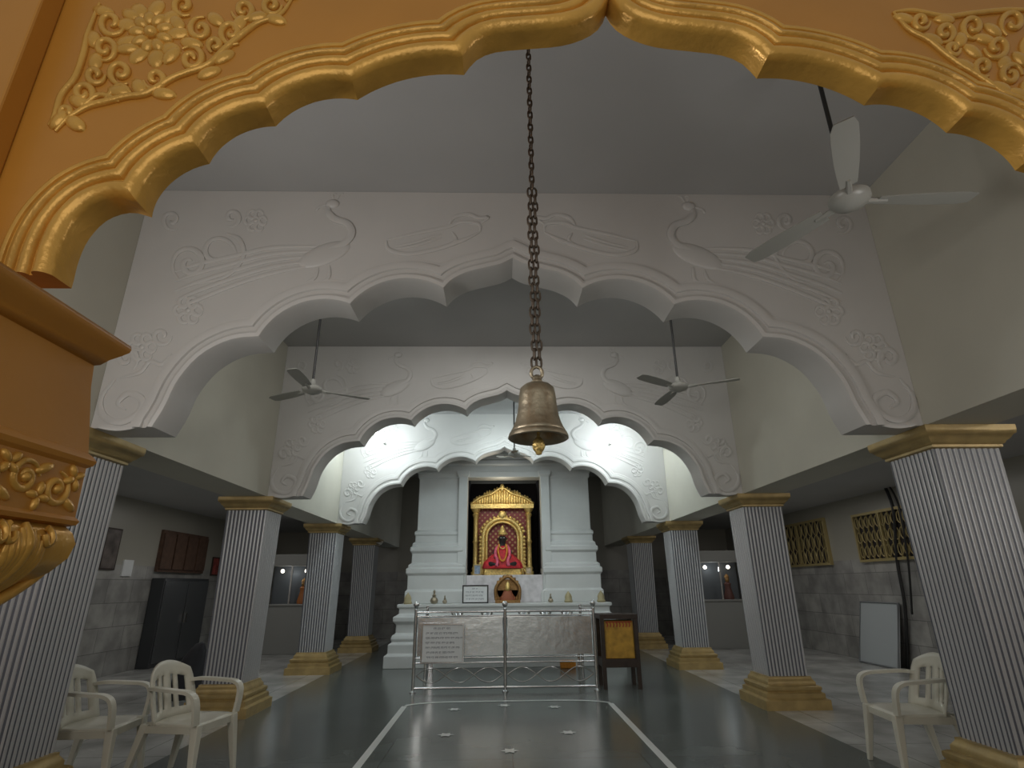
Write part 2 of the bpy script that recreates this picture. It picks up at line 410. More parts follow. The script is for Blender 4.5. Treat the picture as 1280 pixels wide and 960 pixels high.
def OF(cx,cy,r,n=8):
    for ring,(q,s) in enumerate(((.75,.34),(.42,.26))):
        for j in range(n):
            a=6.283*j/n+ring*.4; OLf(cx+r*q*math.cos(a),cy+r*q*math.sin(a),r*s*1.1,r*s*.75,-0+a,.010+.006*ring)
    OLf(cx,cy,r*.22,r*.22,0,.022)
OF(190,42,42,9)
for (cx,cy,r,t,a,d) in [(140,30,18,1.3,0,1),(132,62,16,1.4,2,-1),(152,92,16,1.4,1,1),(195,100,15,1.3,3,-1),(240,75,17,1.4,4,1),(252,38,16,1.3,5,-1),(230,8,14,1.3,1,1),(120,95,13,1.2,0,1),(105,118,15,1.5,2,-1),(85,142,10,1.2,1,1),(290,42,16,1.4,1,1),(305,14,15,1.4,3,-1),(340,8,13,1.4,0,1),(270,58,10,1.2,2,1),(365,-6,10,1.2,2,1)]:
    OS(cx,cy,r,t,a,d,.0105)
OT([(70,165),(85,150),(110,135),(135,128),(160,122),(185,118),(215,100),(235,92),(262,82),(285,60),(320,32),(350,20),(365,0)],.011)
OT([(62,158),(70,145),(78,120),(95,98),(105,70),(112,40),(125,5)],.010)
OT([(130,130),(150,108),(165,118)],.009);OT([(100,140),(125,120),(150,128)],.009)
for (x,y,r) in [(160,62,0),(165,20,.6),(215,70,2),(222,30,1),(118,50,1.2),(100,128,.5),(150,115,.2),(270,25,.8),(280,72,2.4),(322,22,2.8),(262,92,2.6),(75,150,2),(95,155,.7),(345,25,.4),(120,78,1.4),(205,118,.2),(175,110,1),(240,55,.3),(300,30,1.8),(130,15,.4)]:
    OLf(x,y,16,9,r,.013)
ore.obj("floral_relief",GOLDP,oa,ang=60)
ore=MB()
for (cx,cy,r,t,a,d) in [(1150,28,12,1.3,0,1),(1180,42,13,1.4,2,-1),(1215,35,16,1.4,1,1),(1245,60,16,1.4,3,-1),(1228,85,13,1.3,1,1),(1262,95,15,1.4,0,-1),(1265,30,17,1.3,2,1),(1292,60,18,1.4,2,1),(1285,110,10,1.3,1,1),(1190,62,10,1.2,0,1)]:
    OS(cx,cy,r,t,a,d,.0105)
OT([(1116,16),(1140,15),(1180,22),(1215,18),(1260,14),(1310,14)],.010)
OT([(1116,16),(1135,38),(1160,52),(1190,76),(1225,98),(1255,118),(1280,126),(1300,130)],.010)
for (x,y,r) in [(1130,24,.4),(1165,50,.6),(1200,50,2),(1205,82,.6),(1240,38,1),(1250,110,.5),(1275,75,1.2),(1180,25,0),(1272,118,.4),(1230,50,.4),(1255,80,2),(1215,65,1)]:
    OLf(x,y,15,9,r,.013)
ore.obj("floral_relief",GOLDP,oa,ang=60)
MB().box(-1.95,-1.43,1.16,YO,2.17,3.75).obj("side_strip",ORANGE,oa,smooth=False,bevel=.006)
# side piers of entrance
PPX=[(-.19,0),(-.19,1.42)]
def pier(cx,cy,lab,sgn=1):
    p=thing("pier",lab,"pillar",(cx,cy,0),"entrance piers")
    MB().prof(cx,cy,.35,.375,PPX).obj("shaft",ORANGE,p,smooth=False)
    MB().prof(cx,cy,.35,.375,[(-.20,1.41),(-.15,1.435),(-.09,1.465),(-.03,1.50),(.02,1.54),(.042,1.575),(.048,1.61),(.04,1.635),(.028,1.65)]).obj("corbel",GOLDP,p,ang=60)
    MB().prof(cx,cy,.35,.375,[(.028,1.65),(.042,1.655),(.046,1.665),(.038,1.675),(.036,1.80),(.046,1.808),(.050,1.82),(.044,1.83),(.034,1.84),(.012,2.02),(.008,2.085)]).obj("shaft_panel",ORANGE,p,ang=30)
    MB().prof(cx,cy,.35,.375,[(.008,2.08),(.018,2.086),(.03,2.105),(.048,2.125),(.060,2.14),(.062,2.15),(.06,2.16),(.05,2.165)]).obj("cornice",ORANGE,p,ang=60)
    return p
pL=pier(-1.6,1.075,"orange pier with moulded cornice and gold carved corbel"); 
pr=MB()
xf=-1.25+.036
def PT(P,r=.007,x=xf):
    P3=catmull([(x,a,b) for a,b in P],5); N=len(P3); pr.tube(P3,[r*min(1,.4+3*min(i,N-1-i)/N) for i in range(N)],8)
def PS(cy,cz,r,t=1.4,a0=0,dr=1,rr=.006,x=xf):
    n=int(12*t)+2; PT([(cy+r*(1-.85*i/(n-1))*math.cos(a0+dr*i/(n-1)*t*6.283),cz+r*(1-.85*i/(n-1))*math.sin(a0+dr*i/(n-1)*t*6.283)) for i in range(n)],rr,x)
for i in range(7):
    y=.80+i*.100
    s_=1 if i%2 else -1
    PS(y,1.738+.006*s_,.044,1.5,i*1.3,s_,.0095)
    for k in range(4):
        a=k*1.57+i*.6; pr.ell((xf,y+.05+.018*math.cos(a),1.738-.03*s_+.018*math.sin(a)),(.012,.019,.010),10,6,rot=Matrix.Rotation(a,3,'X'))
    pr.ell((xf,y+.05,1.738+.036*s_),(.012,.030,.012),10,6,rot=Matrix.Rotation(.5*s_,3,'X'))
    pr.ell((xf,y,1.738+.006*s_),(.016,.012,.012),8,6)
def cs(z):
    T=[(1.41,-.20),(1.435,-.15),(1.465,-.09),(1.50,-.03),(1.54,.02),(1.575,.042),(1.61,.048),(1.635,.04),(1.65,.028)]
    for i in range(len(T)-1):
        if z<=T[i+1][0]: 
            t=(z-T[i][0])/(T[i+1][0]-T[i][0]); return T[i][1]+(T[i+1][1]-T[i][1])*t
    return T[-1][1]
def leaf(fn,u0,wd):
    for k in range(-4,5):
        zt=1.645-.012*abs(k)
        zs=[1.425+(zt-1.425)*j/6 for j in range(7)]
        P3=[fn(u0+wd*k/4*(.25+.75*((z-1.425)/.22)**.7),z,.004) for z in zs]
        P3=catmull(P3,3); N=len(P3)
        pr.tube(P3,[(.0145 if k else .017)*min(1,.45+3*min(i,N-1-i)/N) for i in range(N)],8)
    for s in (-1,1):
        P3=[fn(u0+s*(wd*.95+.012*math.sin(a)),1.62+.02*math.cos(a)*1.0,.010) for a in [j*.6 for j in range(9)]]
        pr.tube(P3,.008,6)
for i in range(5):
    leaf(lambda u,z,o:(-1.25+cs(z)+o,u,z),.80+i*.135,.058)
for i in range(2):
    leaf(lambda u,z,o:(u,1.45+cs(z)+o,z),-1.30-i*.14,.058)
pr.obj("carving",GOLDP,pL,ang=60)
pier(OC*2+1.6-.02,1.075,"orange pier with moulded cornice and gold carved corbel")
# ---------------------------------------------------------------- columns
def shaftmesh(w,n,z0,z1):
    h=w/2; P=[];mi=[]
    step=w/n
    side=[]
    for i in range(n):
        a=-h+i*step
        side+=[(a,-h+.007,1),(a+step*.40,-h+.007,0),(a+step*.50,-h+.0,0),(a+step*.70,-h-.003,0),(a+step*.92,-h+.0,0)]
    for r in range(4):
        ca,sa=[(1,0),(0,1),(-1,0),(0,-1)][r]
        for x,y,m in side: P.append((x*ca-y*sa,x*sa+y*ca)); mi.append(m)
    N=len(P); mb=MB(); v=[(x*.92,y*.92,z0) for x,y in P]+[(x,y,z1) for x,y in P]
    mb.v=v
    for k in range(N): mb.f.append((k,(k+1)%N,N+(k+1)%N,N+k)); mb.m.append(mi[k])
    mb.f.append(tuple(range(N-1,-1,-1)));mb.m.append(0);mb.f.append(tuple(range(N,2*N)));mb.m.append(0)
    return mb
col=thing("column","square fluted silver-grey column with gold capital and stepped gold base","column",(0,0,0),"fluted columns")
shaftmesh(CW,11,.36,2.53).obj("shaft",[RIB,GRV],col,smooth=False)
MB().prof(0,0,CW/2,CW/2,[(0,2.52),(.02,2.53),(.02,2.55),(.035,2.56),(.04,2.575),(.06,2.59),(.08,2.62),(.095,2.63),(.10,2.66),(.10,2.698)]).obj("capital",GOLDC,col,ang=50)
MB().prof(0,0,CW/2,CW/2,[(.14,0),(.14,.11),(.12,.12),(.10,.13),(.10,.18),(.08,.19),(.065,.20),(.08,.22),(.08,.25),(.055,.265),(.035,.27),(.035,.30),(.02,.32),(.005,.34),(.005,.36),(-.03,.365)]).obj("base",GOLDC,col,ang=40)
first=True
for i in range(4):
    for sg in (-1,1):
        loc=(sg*(AX+CW/2+(.07 if i==0 else 0)),Y1+.05+SP*i+CW/2,0)
        if first: col.location=loc; first=False
        else: dup(col,loc)
# ---------------------------------------------------------------- bell + chain
BX,BZ=onY(672,510,2.05); BY=2.05
zb=onY(672,549,BY)[1]
bell=thing("temple_bell","aged brass temple bell hanging from a chain","bell",(BX,BY,zb))
bp=[(.0,.222),(.03,.221),(.052,.214),(.066,.200),(.071,.17),(.074,.13),(.079,.095),(.087,.065),(.098,.04),(.104,.030),(.103,.026),(.109,.022),(.113,.012),(.114,.003),(.110,.0),(.102,.002),(.088,.03),(.076,.07),(.068,.12),(.063,.17),(.03,.200),(.0,.204)]
MB().lathe((BX,BY,zb),bp,48).obj("bell_body",BRASS,bell,ang=50)
mb=MB().lathe((BX,BY,zb+.006),[(.02,.21),(.024,.222),(.018,.232),(.022,.24),(.012,.25)],20)
mb.tube([(BX+.022*math.cos(a),BY,zb+.266+.026*math.sin(a)) for a in [6.283*i/16 for i in range(16)]],.007,8,closed=True)
mb.obj("crown",BRASS,bell,ang=50)
MB().tube([(BX,BY,zb+.19),(BX,BY,zb+.0)],.006,8).lathe((BX,BY,zb-.022),[(.008,.03),(.020,.015),(.025,-.005),(.020,-.020),(.013,-.027),(.011,-.036),(.0,-.040)],16).obj("clapper",GOLDS,bell,ang=50)
chain=thing("chain","long rusty iron link chain carrying the bell","chain",(BX,BY,zb+.26))
def linkmesh():
    mb=MB(); P=[]
    for i in range(16):
        a=6.283*i/16; P.append((.0105*math.cos(a),0,.018*math.sin(a)+(.006 if math.sin(a)>0 else -.006)))
    return mb.tube(P,.0045,6,closed=True)
lk=linkmesh().obj("link",IRON,chain); lk.matrix_parent_inverse=Matrix()
z=zb+.31; i=0
pos=[]
ztop=ZT-.1
zsplit=zb+1.15
while z<ztop-.3:
    if z<zsplit:
        for s in (-1,1): pos.append((BX+s*.010+.003*math.sin(i),BY,z,i%2*1.4+.3))
    else: pos.append((BX,BY,z,i%2*1.571+.4))
    z+=.037; i+=1
CL=Vector((BX,BY,zb+.26))
for n,(x,y,zz,r) in enumerate(pos[:140]):
    o=lk if n==0 else lk.copy()
    if n: COL.objects.link(o)
    o.parent=chain; o.location=Vector((x,y,zz))-CL; o.rotation_euler=(0,0,r)
MB().tube([(BX,BY,pos[min(139,len(pos)-1)][2]),(BX,BY,ztop)],.006,8).obj("hook_rod",IRON,chain)
# ---------------------------------------------------------------- fans
def fan(loc,ang,R=.68,label="cream enamel three-blade ceiling fan on a black downrod",ztop=ZT,wb=1.0):
    f=thing("ceiling_fan",label,"ceiling fan",loc,"ceiling fans"); x,y,z=loc
    MB().tube([(x,y,z+.05),(x,y,ztop)],.014,10).obj("rod",BLACK,f)
    MB().lathe((x,y,z),[(0,-.055),(.035,-.055),(.05,-.045),(.095,-.03),(.115,-.005),(.115,.02),(.09,.04),(.05,.05),(.035,.07),(.03,.12),(.015,.13),(0,.13)],32).obj("motor",FANW,f,ang=50)
    MB().lathe((x,y,ztop),[(0,-.10),(.02,-.10),(.05,-.03),(.055,0),(0,0)],20).obj("canopy",FANW,f)
    for k in range(3):
        a=ang+k*2.0944; mb=MB(); n=10; v=[];fc=[]
        for i in range(n+1):
            t=i/n; r=.16+(R-.16)*t; w=(.048+.020*math.sin(t*2.4))*wb
            if i==n: w*=.75
            tw=.22*(1-t*.5)
            for sg in (-1,1):
                for h in (-.003,.003):
                    px=r;py=sg*w*math.cos(tw);pz=sg*w*math.sin(tw)+h-.005
                    v.append((x+px*math.cos(a)-py*math.sin(a),y+px*math.sin(a)+py*math.cos(a),z+pz))
        for i in range(n):
            o=i*4;q=o+4
            fc+=[(o,q,q+2,o+2),(o+1,o+3,q+3,q+1),(o,o+1,q+1,q),(o+2,q+2,q+3,o+3)]
        fc+=[(0,2,3,1),(n*4,n*4+1,n*4+3,n*4+2)]
        mb.add(v,fc)
        mb.tube([(x+.09*math.cos(a),y+.09*math.sin(a),z-.005),(x+.22*math.cos(a),y+.22*math.sin(a),z-.008)],[.022,.012],6)
        mb.obj("blade",FANW,f,ang=50)
    return f
hx,hz=onY(1062,250,2.75); fan((hx,2.75,hz),math.radians(117),.73,wb=1.0)
hx,hz=onY(390,487,6.2); fan((hx,6.2,hz),math.radians(30),.68)
hx,hz=onY(848,484,6.2); fan((hx,6.2,hz),math.radians(95),.68)
hx,hz=onY(643,568,10.3); fan((hx,10.3,hz),math.radians(30),.36,"small ceiling fan hanging before the shrine")
# ---------------------------------------------------------------- chairs
def chair():
    c=thing("plastic_chair","cream moulded plastic armchair with slatted back","chair",(0,0,0),"plastic armchairs")
    mb=MB(); nx,ny=10,8; v=[];f=[]
    for j in range(ny+1):
        for i in range(nx+1):
            u=i/nx*2-1;w=j/ny*2-1
            v.append((u*(.235-.015*w),w*.22-.02,.425-.018*(1-u*u)*(1-w*w)-.03*max(0,-w-.6)))
    for j in range(ny):
        for i in range(nx): a=j*(nx+1)+i; f.append((a,a+1,a+nx+2,a+nx+1))
    mb.add(v,f); s=mb.obj("seat",PLAST,c,ang=60); m=s.modifiers.new("sol","SOLIDIFY"); m.thickness=.022
    MB().prof(0,-.02,.245,.225,[(0,.36),(.004,.41),(-.012,.41),(-.016,.36),(0,.36)],caps=False).obj("apron",PLAST,c,smooth=False)
    mb=MB(); nx,ny=14,12; v=[];f=[]
    for j in range(ny+1):
        for i in range(nx+1):
            u=i/nx*2-1;w=j/ny
            v.append((u*(.245+.02*w-.045*w**4),.195+.11*w-.075*u*u,.41+(.42-.07*u*u)*w))
    for j in range(ny):
        for i in range(nx):
            if 2<=j<=8 and i in (2,3,5,8,10,11): continue
            a=j*(nx+1)+i; f.append((a,a+1,a+nx+2,a+nx+1))
    mb.add(v,f); s=mb.obj("backrest",PLAST,c,ang=60); m=s.modifiers.new("sol","SOLIDIFY"); m.thickness=.018
    for sg in (-1,1):
        P=catmull([(sg*.235,.20,.66),(sg*.27,.12,.665),(sg*.29,-.05,.655),(sg*.29,-.18,.64),(sg*.28,-.235,.58),(sg*.25,-.24,.42)],5)
        mb=MB(); v=[];f=[]
        for i,p in enumerate(P):
            t=(P[min(i+1,len(P)-1)]-P[max(i-1,0)]).normalized(); n=Vector((0,t.z,-t.y)).normalized(); w=.032
            for a,b in ((-w,-.012),(w,-.012),(w,.012),(-w,.012)): v.append(p+Vector((a,0,0))+n*b)
        for i in range(len(P)-1):
            for k in range(4): f.append((i*4+k,i*4+(k+1)%4,i*4+4+(k+1)%4,i*4+4+k))
        f+=[(3,2,1,0),tuple(range(len(v)-4,len(v)))]
        mb.add(v,f); mb.obj("armrest",PLAST,c,ang=50)
    for sx in (-1,1):
        for sy in (-1,1):
            x0,y0=sx*.228,(-.235 if sy<0 else .185); x1,y1=sx*.27,(-.28 if sy<0 else .285)
            v=[];
            for (x,y,zz,w) in ((x1,y1,0,.024),(x0,y0,.42,.044)):
                v+=[(x-sx*w,y-w*.6,zz),(x+sx*w*.5,y-w*.6,zz),(x+sx*w*.5,y+w*.8,zz),(x-sx*w,y+w*.8,zz)]
            MB().add(v,[(3,2,1,0),(4,5,6,7),(0,1,5,4),(1,2,6,5),(2,3,7,6),(3,0,4,7)]).obj("leg",PLAST,c,smooth=False,bevel=.006)
    return c
ch=chair(); ch.location=(-2.80,5.58,0); ch.rotation_euler=(0,0,math.radians(80)); ch.scale=(1.08,1.08,1.08)
dup(ch,(-3.50,5.45,0),math.radians(94)); dup(ch,(3.47,5.48,0),math.radians(-96))
# ---------------------------------------------------------------- floor markings
mb=MB().box(-1.42,-1.35,3.2,8.50,0,.003).box(1.34,1.41,3.2,8.50,0,.003)
n=32; L_=[]
for i in range(n+1):
    t=i/n; x=-1.385+2.76*t; y=8.50+.22*(1-abs(2*t-1)**6); L_.append((x,y))
v=[(x,y,.0035) for x,y in L_]+[(x,y+.07,.0035) for x,y in L_]
mb.add(v,[(i,i+1,n+2+i,n+1+i) for i in range(n)])
struct(mb,"trim_2",LINE)
mb=MB()
for px,py in [(568,887),(630,882),(693,884),(710,916),(637,939),(557,919)]:
    d=ray(px,py); t=-CAM.z/d.z; p=CAM+d*t
    v=[(p.x,p.y,.005)]
    for k in range(12):
        r=.09 if k%2==0 else .05
        v.append((p.x+r*math.cos(k*.5236),p.y+r*math.sin(k*.5236),.005))
    mb.add(v,[(0,1+k,1+(k+1)%12) for k in range(12)])
struct(mb,"trim_3",LINE)
# ---------------------------------------------------------------- shrine
sh=thing("shrine","white stepped shrine with moulded piers around a tall niche","shrine",(0,12.5,0))
MB().prof(0,14.0,2.02,1.5,[(.36,0),(.36,.22),(.30,.26),(.30,.42),(.24,.46),(.26,.52),(.24,.58),(.18,.62),(.18,.78),(.24,.84),(.24,.92),(.14,.98),(.14,1.08),(.18,1.10),(.18,1.16)]).obj("plinth",SHR,sh,smooth=False,bevel=.012)
pp=[(.18,1.16),(.18,1.40),(.14,1.44),(.14,1.72),(.18,1.77),(.18,1.86),(.14,1.88),(.14,1.94),(.08,1.98),(.08,2.18),(.12,2.23),(.12,2.31),(.08,2.33),(.08,2.39),(.03,2.43),(.03,2.56),(.05,2.58),(.05,2.64),(0,2.68),(0,3.82),(.03,3.86),(.03,3.93),(.05,3.95),(.05,3.99)]
for sg in (-1,1):
    MB().prof(sg*1.48,13.5,.46,.6,pp).obj("side_pier",SHR,sh,smooth=False,bevel=.01)
    MB().prof(sg*.93,13.0,.10,.2,[(.05,1.16),(.05,1.36),(0,1.4),(0,3.85),(.04,3.9),(.04,3.99)]).obj("door_jamb",SHR,sh,smooth=False,bevel=.01)
MB().prof(0,13.5,2.0,.62,[(0,3.99),(0,4.10),(.06,4.15),(.06,4.24),(-.03,4.28),(-.03,4.6)]).obj("lintel",SHR,sh,smooth=False,bevel=.01)
MB().box(-.84,.84,12.85,13.3,3.85,3.99).obj("niche_lintel",SHR,sh,smooth=False,bevel=.01)
MB().box(-.83,.83,12.85,14.6,1.16,1.72).obj("altar_block",MARB,sh,smooth=False,bevel=.01)
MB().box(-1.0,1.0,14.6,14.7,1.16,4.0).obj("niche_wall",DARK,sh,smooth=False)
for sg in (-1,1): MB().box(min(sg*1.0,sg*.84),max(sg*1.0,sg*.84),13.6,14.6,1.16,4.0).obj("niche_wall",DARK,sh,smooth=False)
# gold throne frame
CX=-.04
th=thing("altar_frame","ornate gold canopy frame with red brocade backing in the niche","altar",(CX,13.5,1.72))
MB().box(CX-.66,CX+.66,13.62,13.66,1.72,3.42).obj("brocade_panel",REDLAT,th,smooth=False)
for sg in (-1,1):
    MB().lathe((CX+sg*.62,13.5,1.72),[(.10,0),(.10,.08),(.07,.1),(.085,.16),(.06,.2),(.055,.7),(.075,.74),(.055,.78),(.055,1.3),(.085,1.36),(.06,1.4),(.10,1.46),(.11,1.50),(0,1.50)],16).obj("pillar",GOLDS,th,ang=50)
mb=MB().box(CX-.74,CX+.74,13.42,13.6,3.22,3.32)
n=24
for i in range(n+1):
    t=i/n; x=-.72+1.44*t; h=.34*(1-abs(2*t-1)**1.6)+.05*abs(math.sin(t*6*math.pi))
    mb.ell((CX+x,13.5,3.34+h*.45),(.045,.05,.05+h*.5),8,6)
mb.tube(catmull([(CX-.72,13.44,3.34),(CX-.5,13.44,3.48),(CX-.25,13.44,3.56),(CX,13.44,3.70),(CX+.25,13.44,3.56),(CX+.5,13.44,3.48),(CX+.72,13.44,3.34)],6),.03,8)
mb.ell((CX,13.45,3.70),(.06,.05,.10),10,8)
mb.obj("crest",GOLDS,th,ang=60)
# throne
tr=thing("throne","gold arched throne back with scalloped rim","throne",(CX,13.4,1.72))
def halo(w,zb_,zs,h,r,y,mb):
    P=[(CX-w,y,zb_),(CX-w,y,zs)]+[(CX-w*math.cos(a),y,zs+h*math.sin(a)) for a in [math.pi*i/16 for i in range(1,16)]]+[(CX+w,y,zs),(CX+w,y,zb_)]
    mb.tube(P,r,10); return P
mb=MB(); P=halo(.44,1.74,2.55,.42,.055,13.35,mb); halo(.36,1.74,2.55,.34,.03,13.33,mb)
Pd=[]
for i in range(len(P)-1):
    a=Vector(P[i]);b=Vector(P[i+1]); k=max(1,int((b-a).length/.08))
    for j in range(k): Pd.append(a.lerp(b,j/k))
for p in Pd: mb.ell((p.x+(p.x-CX)*.14,p.y,p.z+(.05 if p.z>2.6 else 0)),(.04,.035,.04),8,6)
mb.ell((CX,13.33,3.05),(.10,.05,.10),10,8)
mb.obj("throne_back",GOLDS,tr,ang=60)
v=[(CX,13.45,2.2)]+[(CX+.38*math.cos(a),13.45,2.5+.38*math.sin(a)) for a in [math.pi*i/20 for i in range(21)]]+[(CX-.38,13.45,1.74),(CX+.38,13.45,1.74)]
MB().add(v,[tuple([0,k,k+1]) for k in range(1,len(v)-1)]+[(0,len(v)-1,1)]).obj("throne_panel",REDLAT,tr,smooth=False)
MB().box(CX-.40,CX+.40,12.98,13.42,1.722,1.855).obj("throne_seat",GOLDS,tr,smooth=False,bevel=.01)
# deity figure : skinned continuous body
def skinned(name,pts,edges,rad,m,parent,sub=2,root=0):
    me=bpy.data.meshes.new(name); L=parent.location
    me.from_pydata([tuple(Vector(p)) for p in pts],edges,[]); me.materials.append(m)
    o=bpy.data.objects.new(name,me); COL.objects.link(o); o.parent=parent; o.matrix_parent_inverse=Matrix.Translation(-L)
    o.modifiers.new("skin","SKIN"); s=o.modifiers.new("sub","SUBSURF"); s.levels=sub; s.render_levels=sub
    for i,r in enumerate(rad):
        sv=me.skin_vertices[0].data[i]; sv.radius=(r,r) if not isinstance(r,tuple) else r; sv.use_root=(i==root)
    return o
DX,DY,DZ=CX,13.10,1.858
DS=1.12
def D(a,b,c): return (DX+a*DS,DY+b*DS*.9,DZ+c*DS)
de=thing("deity_statue","black seated deity statue in red robes with garland and crown","statue",(DX,DY,DZ))
P=[(0,0,.10),(0,.01,.24),(0,.01,.38),(0,0,.47),(0,-.01,.56),(0,-.01,.64),
   (-.10,.01,.40),(-.17,0,.28),(-.14,-.13,.19),(-.12,-.2,.2),(.10,.01,.40),(.17,0,.28),(.14,-.13,.19),(.12,-.2,.2),
   (-.12,-.02,.09),(-.28,-.12,.08),(-.06,-.24,.06),(.12,-.02,.09),(.28,-.12,.08),(.06,-.24,.06)]
E=[(0,1),(1,2),(2,3),(3,4),(4,5),(2,6),(6,7),(7,8),(8,9),(2,10),(10,11),(11,12),(12,13),(0,14),(14,15),(15,16),(0,17),(17,18),(18,19)]
Rr=[.12,.11,.12,.05,.095,.08,.055,.045,.035,.025,.055,.045,.035,.025,.09,.07,.04,.09,.07,.04]
skinned("body",[D(a,b,c) for a,b,c in P],E,[r*DS for r in Rr],SKIN,de)
EYE=mat("eye_white",(.8,.8,.75),.3)
for s in (-1,1): MB().ell(D(s*.032,-.098,.585),(.015,.008,.007)).obj("eye",EYE,de)
MB().ell(D(0,-.105,.56),(.012,.016,.022)).obj("nose",SKIN,de)
for s in (-1,1): MB().ell(D(s*.092,-.01,.57),(.012,.02,.028)).obj("ear",SKIN,de)
MB().ell(D(0,-.098,.525),(.02,.008,.005)).obj("mouth",mat("dark_lip",(.10,.02,.02),.5),de)
MB().ell(D(0,-.098,.625),(.007,.006,.016)).obj("forehead_mark",YEL,de)
MB().lathe(D(0,-.005,.645),[(.095,0),(.10,.02),(.085,.04),(.09,.06),(.07,.10),(.045,.15),(.03,.18),(.012,.2),(0,.22)],20).obj("crown",GOLDS,de,ang=50)
mb=MB(); pr_=[(.38,.0),(.39,.03),(.36,.12),(.28,.2),(.19,.28),(.16,.36),(.15,.40),(.09,.430),(.05,.44)]
v=[];f=[];n=54
for i,(r,zz) in enumerate(pr_):
    for k in range(n):
        a=6.283*k/n; q=r*(1+.07*math.sin(9*a)*(1-i/8)); v.append(D(q*math.cos(a),q*math.sin(a)*.60-.02,zz))
for i in range(len(pr_)-1):
    for k in range(n): f.append((i*n+k,i*n+(k+1)%n,(i+1)*n+(k+1)%n,(i+1)*n+k))
mb.add(v,f); mb.obj("robe",RED,de,ang=70)
for sg in (-1,1):
    MB().tube(catmull([D(sg*.09,-.06,.43),D(sg*.13,-.12,.36),D(sg*.14,-.17,.25),D(sg*.10,-.24,.14),D(sg*.12,-.27,.04)],5),[.032]*21,8).obj("sash",PINK,de,ang=70)
MB().tube(catmull([D(-.07,-.05,.46),D(-.09,-.15,.34),D(-.04,-.24,.16),D(.04,-.24,.16),D(.09,-.15,.34),D(.07,-.05,.46)],6),.020,8).obj("garland",MARI,de,ang=70)
MB().tube(catmull([D(-.06,-.05,.46),D(-.05,-.145,.40),D(0,-.17,.37),D(.05,-.145,.40),D(.06,-.05,.46)],6),.012,8).obj("necklace",GOLDS,de,ang=70)
def frame(x0,x1,y,z0,z1,m1,m2,label,cat,lines=0,name="picture_frame",seed=1):
    r=thing(name,label,cat,((x0+x1)/2,y,z0)); b=.025
    mb=MB(); xc,zc_=(x0+x1)/2,(z0+z1)/2; A=[];
    for (hx_,hz_,yy) in (((x1-x0)/2,(z1-z0)/2,y+.02),((x1-x0)/2,(z1-z0)/2,y-.012),((x1-x0)/2-b,(z1-z0)/2-b,y-.012),((x1-x0)/2-b,(z1-z0)/2-b,y)):
        A+=[(xc-hx_,yy,zc_-hz_),(xc+hx_,yy,zc_-hz_),(xc+hx_,yy,zc_+hz_),(xc-hx_,yy,zc_+hz_)]
    fc=[(0,1,2,3),(12,13,14,15)]
    for i in range(3):
        for k in range(4): fc.append((i*4+k,i*4+(k+1)%4,i*4+4+(k+1)%4,i*4+4+k))
    mb.add(A,fc).obj("frame",m1,r,smooth=False)
    MB().box(x0+b,x1-b,y-.004,y-.001,z0+b,z1-b).obj("face",m2,r,smooth=False)
    if lines:
        R=random.Random(seed); mb=MB(); H=(z1-z0-2*b)/(lines+.6)
        for i in range(lines):
            zc=z1-b-H*(i+.8); x=x0+b+.04+(R.random()*.03); xe=x1-b-.03-R.random()*.10
            if i==0: x+=.12; xe-=.1
            while x<xe:
                w=R.uniform(.03,.07)
                mb.box(x,x+w,y-.0065,y-.0045,zc+H*.22,zc+H*.27)
                xx=x
                while xx<x+w:
                    hgt=R.uniform(.2,.45)*H; mb.box(xx,xx+.005,y-.0065,y-.0045,zc+H*.25-hgt,zc+H*.25); xx+=R.uniform(.012,.022)
                x+=w+.018
        mb.obj("writing",INK,r,smooth=False)
    return r
frame(-.68,-.51,12.93,1.722,1.95,GOLDC,mat("blue_picture",(.25,.33,.45),.4,var=.5,vs=14),"small framed picture standing on the altar ledge","picture")
frame(.46,.60,12.93,1.722,1.88,GOLDC,mat("pale_picture",(.5,.4,.3),.4,var=.5,vs=14),"small framed picture standing on the altar ledge","picture")
frame(-.88,-.34,12.42,1.162,1.52,BLACK,PAPER,"black framed notice with handwritten lines on the shrine ledge","sign",4,name="notice_sign",seed=5)
# small bronze idol
gi=thing("idol","small copper-gold idol with arched halo on the shrine ledge","idol",(.06,12.45,1.16))
mb=MB().box(-.20,.32,12.38,12.58,1.162,1.22)
mb.tube(catmull([(-.18,12.5,1.22),(-.19,12.5,1.44),(-.09,12.5,1.59),(.06,12.5,1.68),(.21,12.5,1.59),(.31,12.5,1.44),(.30,12.5,1.22)],6),.035,8)
for i in range(11):
    a=math.pi*i/10; mb.ell((.06-.25*math.cos(a),12.5,1.40+.29*math.sin(a)),(.03,.03,.035),8,6)
mb.obj("halo",GOLDD,gi,ang=60)
MB().lathe((.06,12.53,1.41),[(0,-.01),(.22,-.01),(.22,.01),(0,.01)],24,M=Matrix.Rotation(math.pi/2,3,'X')).box(-.16,.28,12.52,12.54,1.22,1.41).obj("halo_panel",GOLDD,gi,smooth=False)
MB().lathe((.06,12.47,1.22),[(.17,0),(.16,.05),(.11,.12),(.08,.18),(.03,.2),(0,.2)],20,sy=.5).obj("robe",mat("copper_red",(.30,.09,.04),.5,metal=.3),gi,ang=60)
MB().ell((.06,12.45,1.45),(.055,.05,.07)).ell((.06,12.40,1.445),(.01,.01,.015)).lathe((.06,12.46,1.49),[(.055,0),(.04,.05),(.015,.09),(0,.1)],16).obj("head",GOLDS,gi,ang=60)
